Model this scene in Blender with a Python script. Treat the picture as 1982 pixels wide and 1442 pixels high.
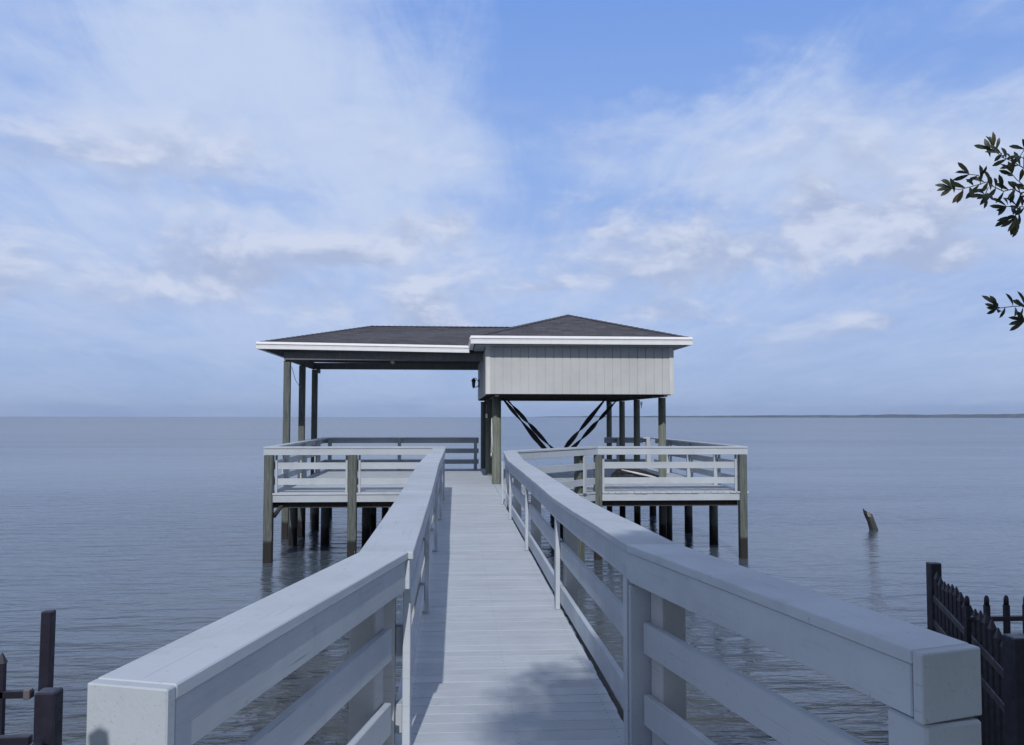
import bpy, bmesh, math, random
from mathutils import Vector, Matrix, noise
random.seed(7)
R = math.radians
S = bpy.context.scene
COL = S.collection
for o in list(bpy.data.objects): bpy.data.objects.remove(o)

# ------------------------------------------------------------------ camera
cd = bpy.data.cameras.new("camera"); cam = bpy.data.objects.new("camera", cd); COL.objects.link(cam)
cd.sensor_fit = 'HORIZONTAL'; cd.sensor_width = 36.0; cd.lens = 36.0 * 1680 / 1982
cd.clip_start = 0.05; cd.clip_end = 60000
cam.location = (0, 0, 1.65)
cam.rotation_mode = 'XYZ'
cam.matrix_world = (Matrix.Translation((0, 0, 1.65)) @ Matrix.Rotation(-math.atan(108 / 1680), 4, 'Z')
                    @ Matrix.Rotation(R(90) + math.atan(86 / 1680), 4, 'X') @ Matrix.Rotation(R(0.07), 4, 'Z'))
S.camera = cam

# ------------------------------------------------------------------ sun + view
SUN_TO = Vector((-0.13, -1.28, 1.0)).normalized()          # towards the sun
sd = bpy.data.lights.new("sun", 'SUN'); sun = bpy.data.objects.new("sun", sd); COL.objects.link(sun)
sd.energy = 2.5; sd.angle = R(0.55); sd.color = (1.0, 0.98, 0.95)
sun.rotation_euler = SUN_TO.to_track_quat('Z', 'Y').to_euler()
S.view_settings.view_transform = 'Standard'; S.view_settings.look = 'None'
S.view_settings.gamma = 1.0; S.view_settings.exposure = 0.07; S.view_settings.use_curve_mapping = False
S.render.engine = 'CYCLES'
S.cycles.max_bounces = 6; S.cycles.caustics_reflective = False; S.cycles.caustics_refractive = False


# ------------------------------------------------------------------ node helpers
class NT:
    def __init__(s, tree): s.t = tree; s.n = tree.nodes; s.l = tree.links; s.n.clear()
    def put(s, sock, v):
        if isinstance(v, bpy.types.NodeSocket): s.l.new(v, sock)
        elif isinstance(v, (tuple, list)) and sock.type == 'RGBA' and len(v) == 3: sock.default_value = (*v, 1)
        else: sock.default_value = v
    def new(s, typ, **kw):
        n = s.n.new(typ)
        for k, v in kw.items(): setattr(n, k, v)
        return n
    def math(s, op, a, b=0.0, clamp=False):
        n = s.new('ShaderNodeMath', operation=op, use_clamp=clamp); s.put(n.inputs[0], a); s.put(n.inputs[1], b); return n.outputs[0]
    def vmath(s, op, a, b=(0, 0, 0), scale=None):
        n = s.new('ShaderNodeVectorMath', operation=op); s.put(n.inputs[0], a); s.put(n.inputs[1], b)
        if scale is not None: s.put(n.inputs[3], scale)
        return n.outputs['Value'] if op in ('LENGTH', 'DOT_PRODUCT') else n.outputs[0]
    def rng(s, v, a, b, c=0.0, d=1.0, smooth=True):
        n = s.new('ShaderNodeMapRange'); n.interpolation_type = 'SMOOTHSTEP' if smooth else 'LINEAR'
        s.put(n.inputs[0], v); n.inputs[1].default_value = a; n.inputs[2].default_value = b
        s.put(n.inputs[3], c); s.put(n.inputs[4], d); return n.outputs[0]
    def mix(s, f, a, b, mode='MIX'):
        n = s.new('ShaderNodeMix', data_type='RGBA', blend_type=mode); s.put(n.inputs[0], f); s.put(n.inputs[6], a); s.put(n.inputs[7], b); return n.outputs[2]
    def noise(s, vec, scale, detail=4, rough=0.5, dist=0.0, out=0):
        n = s.new('ShaderNodeTexNoise'); s.put(n.inputs['Vector'], vec); n.inputs['Scale'].default_value = scale
        n.inputs['Detail'].default_value = detail; n.inputs['Roughness'].default_value = rough; n.inputs['Distortion'].default_value = dist
        return n.outputs[out]
    def vscale(s, vec, sc, loc=(0, 0, 0), rot=(0, 0, 0)):
        n = s.new('ShaderNodeMapping'); s.put(n.inputs[0], vec); n.inputs[1].default_value = loc; n.inputs[2].default_value = rot; n.inputs[3].default_value = sc; return n.outputs[0]
    def ramp(s, f, stops):
        n = s.new('ShaderNodeValToRGB'); s.put(n.inputs[0], f); cr = n.color_ramp
        while len(cr.elements) < len(stops): cr.elements.new(0.5)
        for e, (p, c) in zip(cr.elements, stops): e.position = p; e.color = (*c, 1)
        return n.outputs[0]
    def bump(s, h, strength=0.3, dist=0.01, normal=None):
        n = s.new('ShaderNodeBump'); s.put(n.inputs['Height'], h); n.inputs['Strength'].default_value = strength; n.inputs['Distance'].default_value = dist
        if normal is not None: s.l.new(normal, n.inputs['Normal'])
        return n.outputs[0]


# ------------------------------------------------------------------ sky (world)
W = bpy.data.worlds.new("World"); S.world = W; W.use_nodes = True
k = NT(W.node_tree)
tc = k.new('ShaderNodeTexCoord'); d = tc.outputs['Generated']
sx = k.new('ShaderNodeSeparateXYZ'); k.put(sx.inputs[0], d); dx, dy, dz = sx.outputs
sky = k.new('ShaderNodeTexSky', sky_type='NISHITA', sun_disc=False)
sky.sun_elevation = math.asin(SUN_TO.z); sky.sun_rotation = math.atan2(SUN_TO.x, SUN_TO.y) % (2 * math.pi)
sky.air_density = 1.0; sky.dust_density = 1.0; sky.ozone_density = 2.0
el = k.math('MAXIMUM', dz, 0.0)
nish = k.mix(1.0, sky.outputs[0], (0.62, 0.80, 1.32), 'MULTIPLY')
grad = k.ramp(k.rng(el, 0, 0.5, 0, 1, False), [(0.0, (.325, .440, .70)), (0.12, (.335, .440, .68)), (0.32, (.35, .47, .74)), (0.54, (.30, .45, .79)), (0.95, (.18, .345, .79))])
grad10 = k.mix(1.0, grad, (10, 10, 10), 'MULTIPLY')
base = k.mix(0.82, nish, grad10)
zz = k.math('ADD', k.math('ABSOLUTE', dz), 0.10)
px = k.math('DIVIDE', dx, zz); py = k.math('DIVIDE', dy, zz)
cb = k.new('ShaderNodeCombineXYZ'); k.put(cb.inputs[0], px); k.put(cb.inputs[1], py)
P = cb.outputs[0]


def blob(c, sc, r0, r1, warp=None):
    v = d if warp is None else warp
    L = k.vmath('LENGTH', k.vmath('MULTIPLY', k.vmath('SUBTRACT', v, c), sc))
    return k.rng(L, r0, r1, 1, 0)


def pdir(u, v):                                   # azimuth / height of a patch of sky, as a unit vector
    a = math.atan((u - 883) / 1680 * 0.985); e = math.atan((807 - v) / 1700)
    return (math.sin(a) * math.cos(e), math.cos(a) * math.cos(e), math.sin(e))


wn = k.noise(k.vscale(d, (1, 1, 1.6)), 2.6, 7, 0.62, 0, 1)
wd = k.vmath('ADD', d, k.vmath('SCALE', k.vmath('SUBTRACT', wn, (.5, .5, .5)), scale=0.42))
wd2 = k.vmath('ADD', d, k.vmath('SCALE', k.vmath('SUBTRACT', k.noise(k.vscale(d, (1, 1, 2)), 7.0, 6, 0.6, 0, 1), (.5, .5, .5)), scale=0.12))
sheet_n = k.noise(k.vscale(P, (0.62, 0.34, 1), (3.1, 1.7, 0), (0, 0, R(-28))), 1.5, 12, 0.60, 0.7)
fine_n = k.noise(k.vscale(P, (2.0, 0.55, 1), (0.4, 5, 0), (0, 0, R(-38))), 2.6, 12, 0.66, 1.1)
rip_n = k.noise(k.vscale(d, (1, 1, 3.2), (2, 0, 1), (0, R(14), 0)), 6.0, 10, 0.62, 0.6)


def add(acc, b, w): return k.math('ADD', acc, k.math('MULTIPLY', b, w))


cov = k.math('ADD', k.math('MULTIPLY', sheet_n, 0.95), k.math('MULTIPLY', fine_n, 0.50))
cov = add(cov, rip_n, 0.45)
for (u_, v_, sc, r1, w_) in ((470, 250, (1, 1, 1.2), .42, .24), (300, 60, (1, 1, 1.4), .25, .06), (900, 60, (1.3, 1, 1.0), .22, .10), (1300, 215, (.9, 1, 2.2), .15, .22),
                             (1780, 330, (1, 1, 1.6), .30, .20), (1500, 85, (1.1, 1, 1.5), .05, .22), (1640, 120, (1.1, 1, 1.6), .06, .16), (1450, 330, (.8, 1, 2.2), .20, .16), (780, 330, (1, 1, 1.6), .2, .08),
                             (1150, 70, (1.0, 1, 1.0), .27, -.30), (1540, 10, (.6, 1, 1.8), .24, -.38), (1050, 270, (1.4, 1, 1.3), .12, -.12), (1080, 440, (.7, 1, 1.8), .22, .16), (1270, 395, (.6, 1, 2.8), .11, -.26),
                             (440, 380, (.8, 1, 3.6), .10, -.26), (930, 410, (.8, 1, 3.2), .09, -.16), (20, 330, (.9, 1, 2.8), .10, -.16), (0, 50, (1, 1, 1.4), .14, -.14)):
    cov = add(cov, blob(pdir(u_, v_), sc, 0.0, r1, wd if r1 > .12 else wd2), w_)
sheet = k.rng(cov, 0.66, 1.34)
lowfade = k.rng(el, 0.02, 0.17, 0.45, 1.0)
sheetA = k.math('MULTIPLY', k.math('MULTIPLY', sheet, lowfade), 0.97)
c1 = k.mix(sheetA, base, (5.15, 6.15, 8.3))
# broken low cumulus over the bay: sunlit tops, grey-violet undersides
puff_n = k.noise(k.vscale(d, (1, 1, 2.2)), 7.5, 10, 0.58, 0.25)
puff_up = k.noise(k.vscale(d, (1, 1, 2.2), (0, 0, 0.045)), 7.5, 10, 0.58, 0.25)
puff_w = k.noise(k.vscale(d, (1, 1, 3.0), (4, 2, 1)), 2.6, 3, 0.5)
pc = add(puff_n, k.math('SUBTRACT', puff_w, 0.5), 0.35)
for (u_, v_, sc, r1, w_) in ((1600, 425, (1, 1, 2.0), .08, .26), (1450, 500, (1, 1, 2.4), .13, .26), (1760, 450, (1, 1, 2.4), .12, .18), (860, 455, (1, 1, 2.2), .07, .24), (740, 480, (1, 1, 2.4), .07, .18),
                             (630, 470, (1, 1, 2.4), .07, .18), (440, 545, (1, 1, 3.0), .09, .14), (610, 595, (.9, 1, 2.2), .07, .16), (1330, 605, (1, 1, 2.4), .06, .18), (1180, 425, (1, 1, 3.2), .06, .14),
                             (1060, 545, (1, 1, 2.6), .06, .14), (380, 290, (.8, 1, 1.8), .12, .10), (1900, 540, (1, 1, 2.6), .10, .16), (1740, 640, (.9, 1, 3.4), .08, .12)):
    pc = add(pc, blob(pdir(u_, v_), sc, 0.0, r1, wd2), w_)
band = k.math('MULTIPLY', k.rng(el, 0.045, 0.11), k.rng(el, 0.26, 0.36, 1, 0))
puff = k.math('MULTIPLY', k.rng(pc, 0.44, 0.70), band)
litp = k.rng(k.math('SUBTRACT', puff_n, puff_up), -0.10, 0.13)
pcol = k.mix(litp, (3.9, 4.65, 6.6), (6.1, 6.65, 8.2))
c3 = k.mix(k.math('MULTIPLY', puff, 0.88), c1, pcol)
# dim grey added to the unseen sky overhead and behind, cutting ambient light
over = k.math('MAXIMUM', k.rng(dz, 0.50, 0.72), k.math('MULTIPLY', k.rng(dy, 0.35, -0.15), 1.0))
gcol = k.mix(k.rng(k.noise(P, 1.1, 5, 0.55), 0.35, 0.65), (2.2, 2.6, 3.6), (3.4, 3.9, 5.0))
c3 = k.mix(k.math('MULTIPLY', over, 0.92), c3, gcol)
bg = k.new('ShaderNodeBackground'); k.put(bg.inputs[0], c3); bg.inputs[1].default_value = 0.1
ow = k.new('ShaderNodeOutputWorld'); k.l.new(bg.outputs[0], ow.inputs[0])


# ------------------------------------------------------------------ materials
def mat(name, fn):
    m = bpy.data.materials.new(name); m.use_nodes = True; t = NT(m.node_tree)
    o = t.new('ShaderNodeOutputMaterial'); b = t.new('ShaderNodeBsdfPrincipled'); t.l.new(b.outputs[0], o.inputs[0])
    fn(t, b, t.new('ShaderNodeTexCoord')); return m


def painted(name, col, dirt=0.3, grain=0.25, screws=False):
    def f(t, b, tc):
        P = tc.outputs['Object']
        at = t.new('ShaderNodeAttribute', attribute_name='rnd')
        off = t.vmath('ADD', P, t.vmath('SCALE', at.outputs['Color'], scale=7.0))
        big = t.noise(off, 1.7, 5, 0.6)
        g = t.noise(t.vscale(off, (1.2, 26, 26)), 2.0, 5, 0.6)
        spots = t.noise(off, 42, 3, 0.6)
        c = t.mix(t.rng(big, 0.35, 0.75), [x * 1.05 for x in col], [x * 0.90 for x in col])
        c = t.mix(t.math('MULTIPLY', t.rng(g, 0.56, 0.8), dirt), c, [x * 0.62 for x in col])
        c = t.mix(t.math('MULTIPLY', t.rng(spots, 0.66, 0.74), dirt), c, (.20, .20, .19))
        v = t.math('ADD', t.math('MULTIPLY', at.outputs['Fac'], 0.09), 0.955)
        c = t.mix(1.0, c, t_rgb(t, v), 'MULTIPLY')
        # grey mildew blotches, hairline cracks along the grain, knots
        mil = t.math('MULTIPLY', t.rng(t.noise(off, 5.5, 7, 0.72), 0.52, 0.74), t.rng(t.noise(off, 0.8, 3, 0.5), 0.42, 0.62))
        c = t.mix(t.math('MULTIPLY', mil, dirt * 1.1), c, [col[0] * .62, col[1] * .66, col[2] * .62])
        crk = t.noise(t.vscale(off, (0.7, 60, 60)), 3.0, 2, 0.4)
        c = t.mix(t.math('MULTIPLY', t.rng(crk, 0.70, 0.74), dirt * 1.6, True), c, [x * 0.45 for x in col])
        if screws:
            geo = t.new('ShaderNodeNewGeometry'); sp = t.new('ShaderNodeSeparateXYZ'); t.put(sp.inputs[0], geo.outputs['Position']); m = None
            fr = t.math('FRACT', t.math('DIVIDE', t.math('SUBTRACT', sp.outputs[1], .2), .1435))
            dyy = t.math('MULTIPLY', t.math('MINIMUM', t.math('ABSOLUTE', t.math('SUBTRACT', fr, .22)), t.math('ABSOLUTE', t.math('SUBTRACT', fr, .75))), .1435)
            for x0 in (-.245, .325, .85):
                dd = t.math('SQRT', t.math('ADD', t.math('POWER', t.math('SUBTRACT', sp.outputs[0], x0), 2), t.math('POWER', dyy, 2))); m = dd if m is None else t.math('MINIMUM', m, dd)
            c = t.mix(t.rng(m, .0062, .0040, 0, .75), c, (.12, .115, .11))
            c = t.mix(t.math('MULTIPLY', t.rng(t.math('ABSOLUTE', t.math('SUBTRACT', sp.outputs[0], .31)), .10, .40, 1, 0), t.rng(t.noise(off, 2.2, 5, .6), .3, .7, .05, .35)), c, [x * .86 for x in col])
        t.put(b.inputs['Base Color'], c)
        t.put(b.inputs['Roughness'], t.rng(big, 0.3, 0.7, 0.5, 0.7))
        b.inputs['Specular IOR Level'].default_value = 0.35
        h = t.math('ADD', t.math('MULTIPLY', g, 0.7), t.math('MULTIPLY', spots, 0.3))
        t.put(b.inputs['Normal'], t.bump(h, grain, 0.004))
    return mat(name, f)


def t_rgb(t, v):
    c = t.new('ShaderNodeCombineXYZ')
    for i in range(3): t.put(c.inputs[i], v)
    return c.outputs[0]


M_RAIL = painted('white_paint_on_board', (.465, .508, .560), 0.42, 0.35)
M_DECK = painted('white_paint_on_decking', (.485, .525, .575), 0.45, 0.4, True)
M_TRIM = painted('white_trim_paint', (.62, .63, .62), 0.15, 0.1)


def wood(name, a, bcol, wet=None):
    def f(t, b, tc):
        P = tc.outputs['Object']
        g = t.noise(t.vscale(P, (14, 14, 1.1)), 2.2, 6, 0.62, 0.4)
        big = t.noise(P, 1.8, 4, 0.6)
        c = t.mix(t.rng(g, 0.3, 0.72), a, bcol)
        c = t.mix(t.math('MULTIPLY', t.rng(big, 0.45, 0.7), 0.45), c, [x * 0.6 for x in a])
        if wet is not None:                                           # tide mark: algae and wet wood low on the pile
            geo = t.new('ShaderNodeNewGeometry'); sp = t.new('ShaderNodeSeparateXYZ'); t.put(sp.inputs[0], geo.outputs['Position'])
            zn = t.math('ADD', sp.outputs[2], t.math('MULTIPLY', t.noise(P, 5, 3, 0.6), 0.12))
            c = t.mix(t.rng(zn, wet + 0.10, wet + 0.0), c, (.030, .026, .024))
            t.put(b.inputs['Roughness'], t.rng(zn, wet + .1, wet, 0.85, 0.35))
        else: b.inputs['Roughness'].default_value = 0.85
        t.put(b.inputs['Base Color'], c)
        t.put(b.inputs['Normal'], t.bump(g, 0.5, 0.01))
    return mat(name, f)


M_PILE = wood('weathered_treated_wood', (.150, .166, .155), (.066, .074, .070), -1.02)
M_POST = wood('green_treated_post', (.15, .17, .14), (.08, .095, .078))
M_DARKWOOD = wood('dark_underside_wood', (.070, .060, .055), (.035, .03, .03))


def siding(t, b, tc):
    P = tc.outputs['Object']; g = t.noise(t.vscale(P, (20, 20, 1.2)), 2, 5, 0.6); big = t.noise(P, 1.3, 4, 0.6)
    c = t.mix(t.rng(big, 0.3, 0.75), (.51, .525, .53), (.45, .465, .47))
    c = t.mix(t.math('MULTIPLY', t.rng(g, 0.55, 0.8), 0.25), c, (.42, .43, .42))
    t.put(b.inputs['Base Color'], c); b.inputs['Roughness'].default_value = 0.7; t.put(b.inputs['Normal'], t.bump(g, 0.3, 0.004))
M_SIDING = mat('pale_siding_paint', siding)


def shingle(t, b, tc):
    P = tc.outputs['Object']; at = t.new('ShaderNodeAttribute', attribute_name='rnd')
    sp = t.noise(P, 60, 3, 0.7); bl = t.noise(P, 7, 3, 0.6)
    c = t.ramp(at.outputs['Fac'], [(0.0, (.040, .042, .052)), (0.5, (.068, .070, .085)), (1.0, (.115, .117, .135))])
    c = t.mix(t.rng(sp, 0.4, 0.65), c, (.125, .125, .145)); c = t.mix(t.math('MULTIPLY', t.rng(bl, 0.5, 0.7), 0.4), c, (.036, .037, .045))
    t.put(b.inputs['Base Color'], c); b.inputs['Roughness'].default_value = 0.95; t.put(b.inputs['Normal'], t.bump(sp, 0.5, 0.01))
M_SHINGLE = mat('grey_asphalt_shingle', shingle)


def plain(name, col, rough=0.5, metal=0.0, var=0.15, nscale=12, bump=0.15):
    def f(t, b, tc):
        n = t.noise(tc.outputs['Object'], nscale, 5, 0.6)
        t.put(b.inputs['Base Color'], t.mix(t.rng(n, 0.3, 0.7), [min(1, x * (1 + var)) for x in col], [x * (1 - var) for x in col]))
        t.put(b.inputs['Roughness'], t.rng(n, 0.3, 0.7, rough * 0.85, min(1, rough * 1.15))); b.inputs['Metallic'].default_value = metal
        t.put(b.inputs['Normal'], t.bump(n, bump, 0.004))
    return mat(name, f)


M_GUTTER = plain('white_gutter_enamel', (.76, .76, .78), 0.35, 0, 0.04, 5, 0.03)
M_BLACKMETAL = plain('black_painted_aluminium', (.017, .015, .030), 0.42, 0, 0.4, 30, 0.2)
M_FABRIC = plain('black_hammock_cloth', (.012, .013, .018), 0.9, 0, 0.5, 60, 0.3)
M_ROPE = plain('white_rope', (.62, .62, .60), 0.9, 0, 0.2, 90, 0.4)
M_PLASTIC = plain('white_plastic', (.74, .74, .72), 0.4, 0, 0.1)
M_TARP = plain('dark_violet_cloth', (.020, .020, .030), 0.8, 0, 0.6, 4, 0.3)
M_CABLE = plain('grey_cable', (.16, .17, .19), 0.6, 0, 0.1)
M_BARK = plain('oak_bark', (.11, .09, .075), 0.95, 0, 0.5, 22, 0.9)
M_TWIG = plain('twig_bark', (.10, .085, .07), 0.9, 0, 0.3, 40, 0.4)
M_CONC = plain('seawall_concrete', (.34, .33, .31), 0.9, 0, 0.25, 5, 0.5)
M_GROUND = plain('lawn', (.045, .07, .025), 0.95, 0, 0.5, 9, 0.8)
M_LAND = plain('far_wooded_shore', (.09, .11, .11), 0.95, 0, 0.3, 0.01, 0.1)


def leafm(t, b, tc):
    at = t.new('ShaderNodeAttribute', attribute_name='rnd')
    t.put(b.inputs['Base Color'], t.ramp(at.outputs['Fac'], [(0, (.022, .034, .018)), (0.6, (.045, .060, .030)), (0.9, (.08, .085, .045)), (1.0, (.12, .10, .06))]))
    b.inputs['Roughness'].default_value = 0.5; b.inputs['Specular IOR Level'].default_value = 0.4
M_LEAF = mat('oak_leaf', leafm)


def glassm(t, b, tc):
    b.inputs['Base Color'].default_value = (.75, .78, .78, 1); b.inputs['Roughness'].default_value = 0.15; b.inputs['Transmission Weight'].default_value = 0.5
M_GLASS = mat('lamp_glass', glassm)


def water(t, b, tc):
    geo = t.new('ShaderNodeNewGeometry'); P = geo.outputs['Position']
    sp = t.new('ShaderNodeSeparateXYZ'); t.put(sp.inputs[0], P)
    b.inputs['IOR'].default_value = 1.33
    far = t.rng(sp.outputs[1], 20, 260)
    big = t.noise(t.vscale(P, (0.02, 0.05, 1)), 1.0, 5, 0.55)
    near = t.rng(sp.outputs[1], 7, 17, 1, 0)
    horizon_dark = t.rng(t.math('ADD', sp.outputs[1], t.math('MULTIPLY', big, 250)), 220, 900)
    c = t.mix(t.rng(big, 0.3, 0.7), (.066, .088, .118), (.082, .106, .138))
    mur = t.rng(t.noise(P, 0.9, 4, 0.6), 0.35, 0.7)
    c = t.mix(t.math('MULTIPLY', near, 0.8), c, t.mix(mur, (.016, .019, .018), (.060, .056, .038)))
    c = t.mix(t.math('MULTIPLY', horizon_dark, 0.8), c, (.020, .032, .050))  # far water darkened in the colour, standing in for its dimmer sky reflection
    t.put(b.inputs['Base Color'], c)
    t.put(b.inputs['Roughness'], t.math('ADD', t.rng(sp.outputs[1], 9, 20, 0.04, 0.09), t.rng(sp.outputs[1], 28, 110, 0.0, 0.11)))
    n1 = t.noise(t.vscale(P, (0.55, 1.7, 1), rot=(0, 0, R(6))), 1.3, 3, 0.5, 0.3)
    n2 = t.noise(t.vscale(P, (1.0, 2.6, 1), rot=(0, 0, R(-9))), 4.6, 4, 0.55, 0.5)
    n3 = t.noise(t.vscale(P, (0.10, 0.34, 1)), 1.0, 3, 0.5)
    shore = t.rng(sp.outputs[1], 6, 22, 1.6, 0.55)
    calm = t.rng(t.noise(t.vscale(P, (0.03, 0.11, 1)), 1.0, 3, 0.5), 0.35, 0.7, 0.55, 1.25)
    h = t.math('ADD', t.math('MULTIPLY', n1, 0.165), t.math('MULTIPLY', n2, 0.032))
    h = t.math('MULTIPLY', t.math('MULTIPLY', h, shore), calm)
    h = t.math('ADD', h, t.math('MULTIPLY', n3, 0.05))
    t.put(b.inputs['Normal'], t.bump(h, 1.0, 1.0))
M_WATER = mat('bay_water', water)


# ------------------------------------------------------------------ mesh helpers
class MB:
    """collects solids in world metres; build() links them as ONE mesh object"""
    def __init__(s): s.v = []; s.f = []; s.r = []; s.sm = []
    def poly(s, pts, faces, rnd=None, smooth=False):
        n = len(s.v); s.v += [Vector(p) for p in pts]; r = random.random() if rnd is None else rnd
        for f in faces: s.f.append([n + i for i in f]); s.r.append(r); s.sm.append(smooth)
    def hexa(s, p, rnd=None):          # p: 4 bottom (ccw from above) + 4 top
        s.poly(p, [(3, 2, 1, 0), (4, 5, 6, 7), (0, 1, 5, 4), (1, 2, 6, 5), (2, 3, 7, 6), (3, 0, 4, 7)], rnd)
    def box(s, x0, x1, y0, y1, z0, z1, rnd=None):
        s.hexa([(x0, y0, z0), (x1, y0, z0), (x1, y1, z0), (x0, y1, z0), (x0, y0, z1), (x1, y0, z1), (x1, y1, z1), (x0, y1, z1)], rnd)
    def sweep(s, path, o0, o1, z0, z1, rnd=None, ends=None):
        """rectangle swept along a plan path of (x, y, zref); offsets o0..o1 to the LEFT normal, z0..z1 relative to zref"""
        P = [Vector(p) for p in path]; n = len(P); N = []
        for i in range(n):
            a = (P[i] - P[i - 1]) if i else (P[1] - P[0]); b = (P[i + 1] - P[i]) if i < n - 1 else a
            a = Vector((a.x, a.y)).normalized(); b = Vector((b.x, b.y)).normalized(); m = (a + b).normalized()
            N.append(Vector((-m.y, m.x)) / max(0.4, m.dot(b)))
        pts = []
        for q, m in zip(P, N):
            for o, z in ((o0, z0), (o1, z0), (o1, z1), (o0, z1)): pts.append((q.x + m.x * o, q.y + m.y * o, q.z + z))
        F = [(0, 1, 2, 3), tuple(4 * (n - 1) + j for j in (3, 2, 1, 0))]
        for i in range(n - 1):
            for j in range(4): F.append((4 * i + j, 4 * i + 4 + j, 4 * i + 4 + (j + 1) % 4, 4 * i + (j + 1) % 4))
        s.poly(pts, F, rnd)
    def tube(s, pts, rad, seg=8, rnd=None, smooth=True, jitter=0.0):
        pts = [Vector(p) for p in pts]; n = len(pts); rad = rad if isinstance(rad, (list, tuple)) else [rad] * n
        V = []; up = Vector((0, 0, 1))
        for i, p in enumerate(pts):
            t = (pts[min(i + 1, n - 1)] - pts[max(i - 1, 0)]).normalized()
            a = t.cross(up); a = a.normalized() if a.length > 0.05 else t.cross(Vector((1, 0, 0))).normalized(); b = t.cross(a)
            for j in range(seg):
                q = 2 * math.pi * j / seg; rr = rad[i] * (1 + random.uniform(-jitter, jitter)); V.append(p + a * math.cos(q) * rr + b * math.sin(q) * rr)
        F = [tuple(range(seg))[::-1], tuple((n - 1) * seg + j for j in range(seg))]
        for i in range(n - 1):
            for j in range(seg): F.append((i * seg + j, i * seg + (j + 1) % seg, (i + 1) * seg + (j + 1) % seg, (i + 1) * seg + j))
        s.poly(V, F, rnd, smooth)
    def build(s, name, m, parent=None, rot=None, origin=None, bevel=0.0):
        o0 = Vector(origin) if origin else (sum(s.v, Vector()) / len(s.v))
        if rot is None: rot = 0.0
        M = Matrix.Translation(o0) @ Matrix.Rotation(rot, 4, 'Z'); I = M.inverted()
        me = bpy.data.meshes.new(name); me.from_pydata([I @ v for v in s.v], [], s.f)
        at = me.attributes.new('rnd', 'FLOAT', 'FACE'); at.data.foreach_set('value', s.r)
        me.polygons.foreach_set('use_smooth', s.sm); me.materials.append(m); me.update()
        bm = bmesh.new(); bm.from_mesh(me); bmesh.ops.recalc_face_normals(bm, faces=bm.faces)
        if bevel:
            es = [e for e in bm.edges if len(e.link_faces) == 2 and e.calc_face_angle(0) > 0.5]
            bmesh.ops.bevel(bm, geom=es, offset=bevel, segments=1, affect='EDGES', clamp_overlap=True)
        bm.to_mesh(me); bm.free()
        o = bpy.data.objects.new(name, me); COL.objects.link(o)
        if parent is not None:
            o.parent = parent; M = Matrix.Translation(-Vector(parent.location)) @ M
        o.matrix_local = M
        return o


def thing(name, label, cat, loc, group=None):
    o = bpy.data.objects.new(name, None); COL.objects.link(o); o.location = loc; o.empty_display_size = 0.2
    return tag(o, label, cat, group)


def tag(o, label, cat, group=None):
    o['label'] = label; o['category'] = cat
    if group: o['group'] = group
    return o


def heading(path): a, b = Vector(path[0]), Vector(path[-1]); return math.atan2(b.y - a.y, b.x - a.x)


def lerp_path(path, t0, t1, n=1):
    pass


WZ = -1.48                                                            # water level

# ------------------------------------------------------------------ water, ground, far shore
g = MB()
ys = [4.0, 30, 120, 500, 2000, 8000, 40000]
for a, b in zip(ys[:-1], ys[1:]): pass
g.poly([(-9400, -60, WZ), (9400, -60, WZ), (9400, 11400, WZ), (-9400, 11400, WZ)], [(0, 1, 2, 3)], 0.5)
o = g.build('water', M_WATER, origin=(0, 0, WZ)); o['kind'] = 'structure'
g = MB(); g.box(-40, 40, -40, 3.95, -3.0, -0.36); o = g.build('ground', M_GROUND); o['kind'] = 'structure'
g = MB(); g.box(-40, 40, 3.955, 4.25, -3.0, -0.33); o = g.build('seawall', M_CONC, bevel=0.02); tag(o, 'grey concrete seawall along the edge of the lawn below the fences', 'seawall')
# far wooded shore on the right, 5 to 9 km off, coming nearer towards the right
g = MB(); rr = random.Random(3); pts = []
N = 260
for i in range(N + 1):
    t = i / N; x = 300 + t * 7800; y = 9000 - 4300 * t ** 1.1
    h = 7 + 60 * t ** 1.4 + 7 * (noise.noise(Vector((t * 26, 0, 0))) + 0.6 * noise.noise(Vector((t * 90, 3, 0)))) ; h *= min(1, t * 9 + .1)
    pts += [(x, y, WZ - 1), (x, y, WZ + h), (x + 600, y + 900, WZ + h * 0.8), (x + 600, y + 900, WZ - 1)]
F = []
for i in range(N):
    for j in range(3): F.append((4 * i + j, 4 * i + 4 + j, 4 * i + 5 + j, 4 * i + 1 + j))
g.poly(pts, F, 0.5); o = g.build('hills', M_LAND); o['kind'] = 'structure'

# ------------------------------------------------------------------ boardwalk
Z0R, Z0L = [(4.3, 1.02), (5.3, 1.0), (6.2, .975), (7.54, .95), (9.0, .955), (10.82, .955), (12.4, .95), (14.09, .945), (16.65, 1.0)], \
           [(4.25, 1.0), (5.4, 1.0), (7.5, 1.015), (9.2, 1.05), (10.82, 1.055), (12.4, 1.05), (14.09, 1.03), (16.5, 1.01), (19.25, 1.0)]
XR, XL = 0.855, -0.215
pathR = [(XR + 0.02 * (y > 15) + 0.035 * (y > 16), y, z) for y, z in Z0R]
pathL = [(XL - 0.012 * (y > 10), y, z) for y, z in Z0L]
walk = thing('boardwalk', 'long narrow white painted plank walkway leading out to the platform', 'boardwalk', (0.3, 4.0, 0))
g = MB(); y = 0.2; P_ = 0.1435
while y < 19.05:
    w = P_ - 0.0045
    xl, xr = -0.33, 0.915
    if y < 4.35: kx = (4.35 - y) / 2.1; xl -= 0.46 * kx; xr += 0.42 * kx
    if y > 16.7: xr = 0.925
    dz = random.uniform(-.0012, .0012); e0, e1 = random.uniform(-.006, .006), random.uniform(-.006, .006)
    y1 = min(y + w, 19.06)
    g.box(xl + e0, xr + e1, y, y1, -0.036 + dz, dz); y += P_
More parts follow.
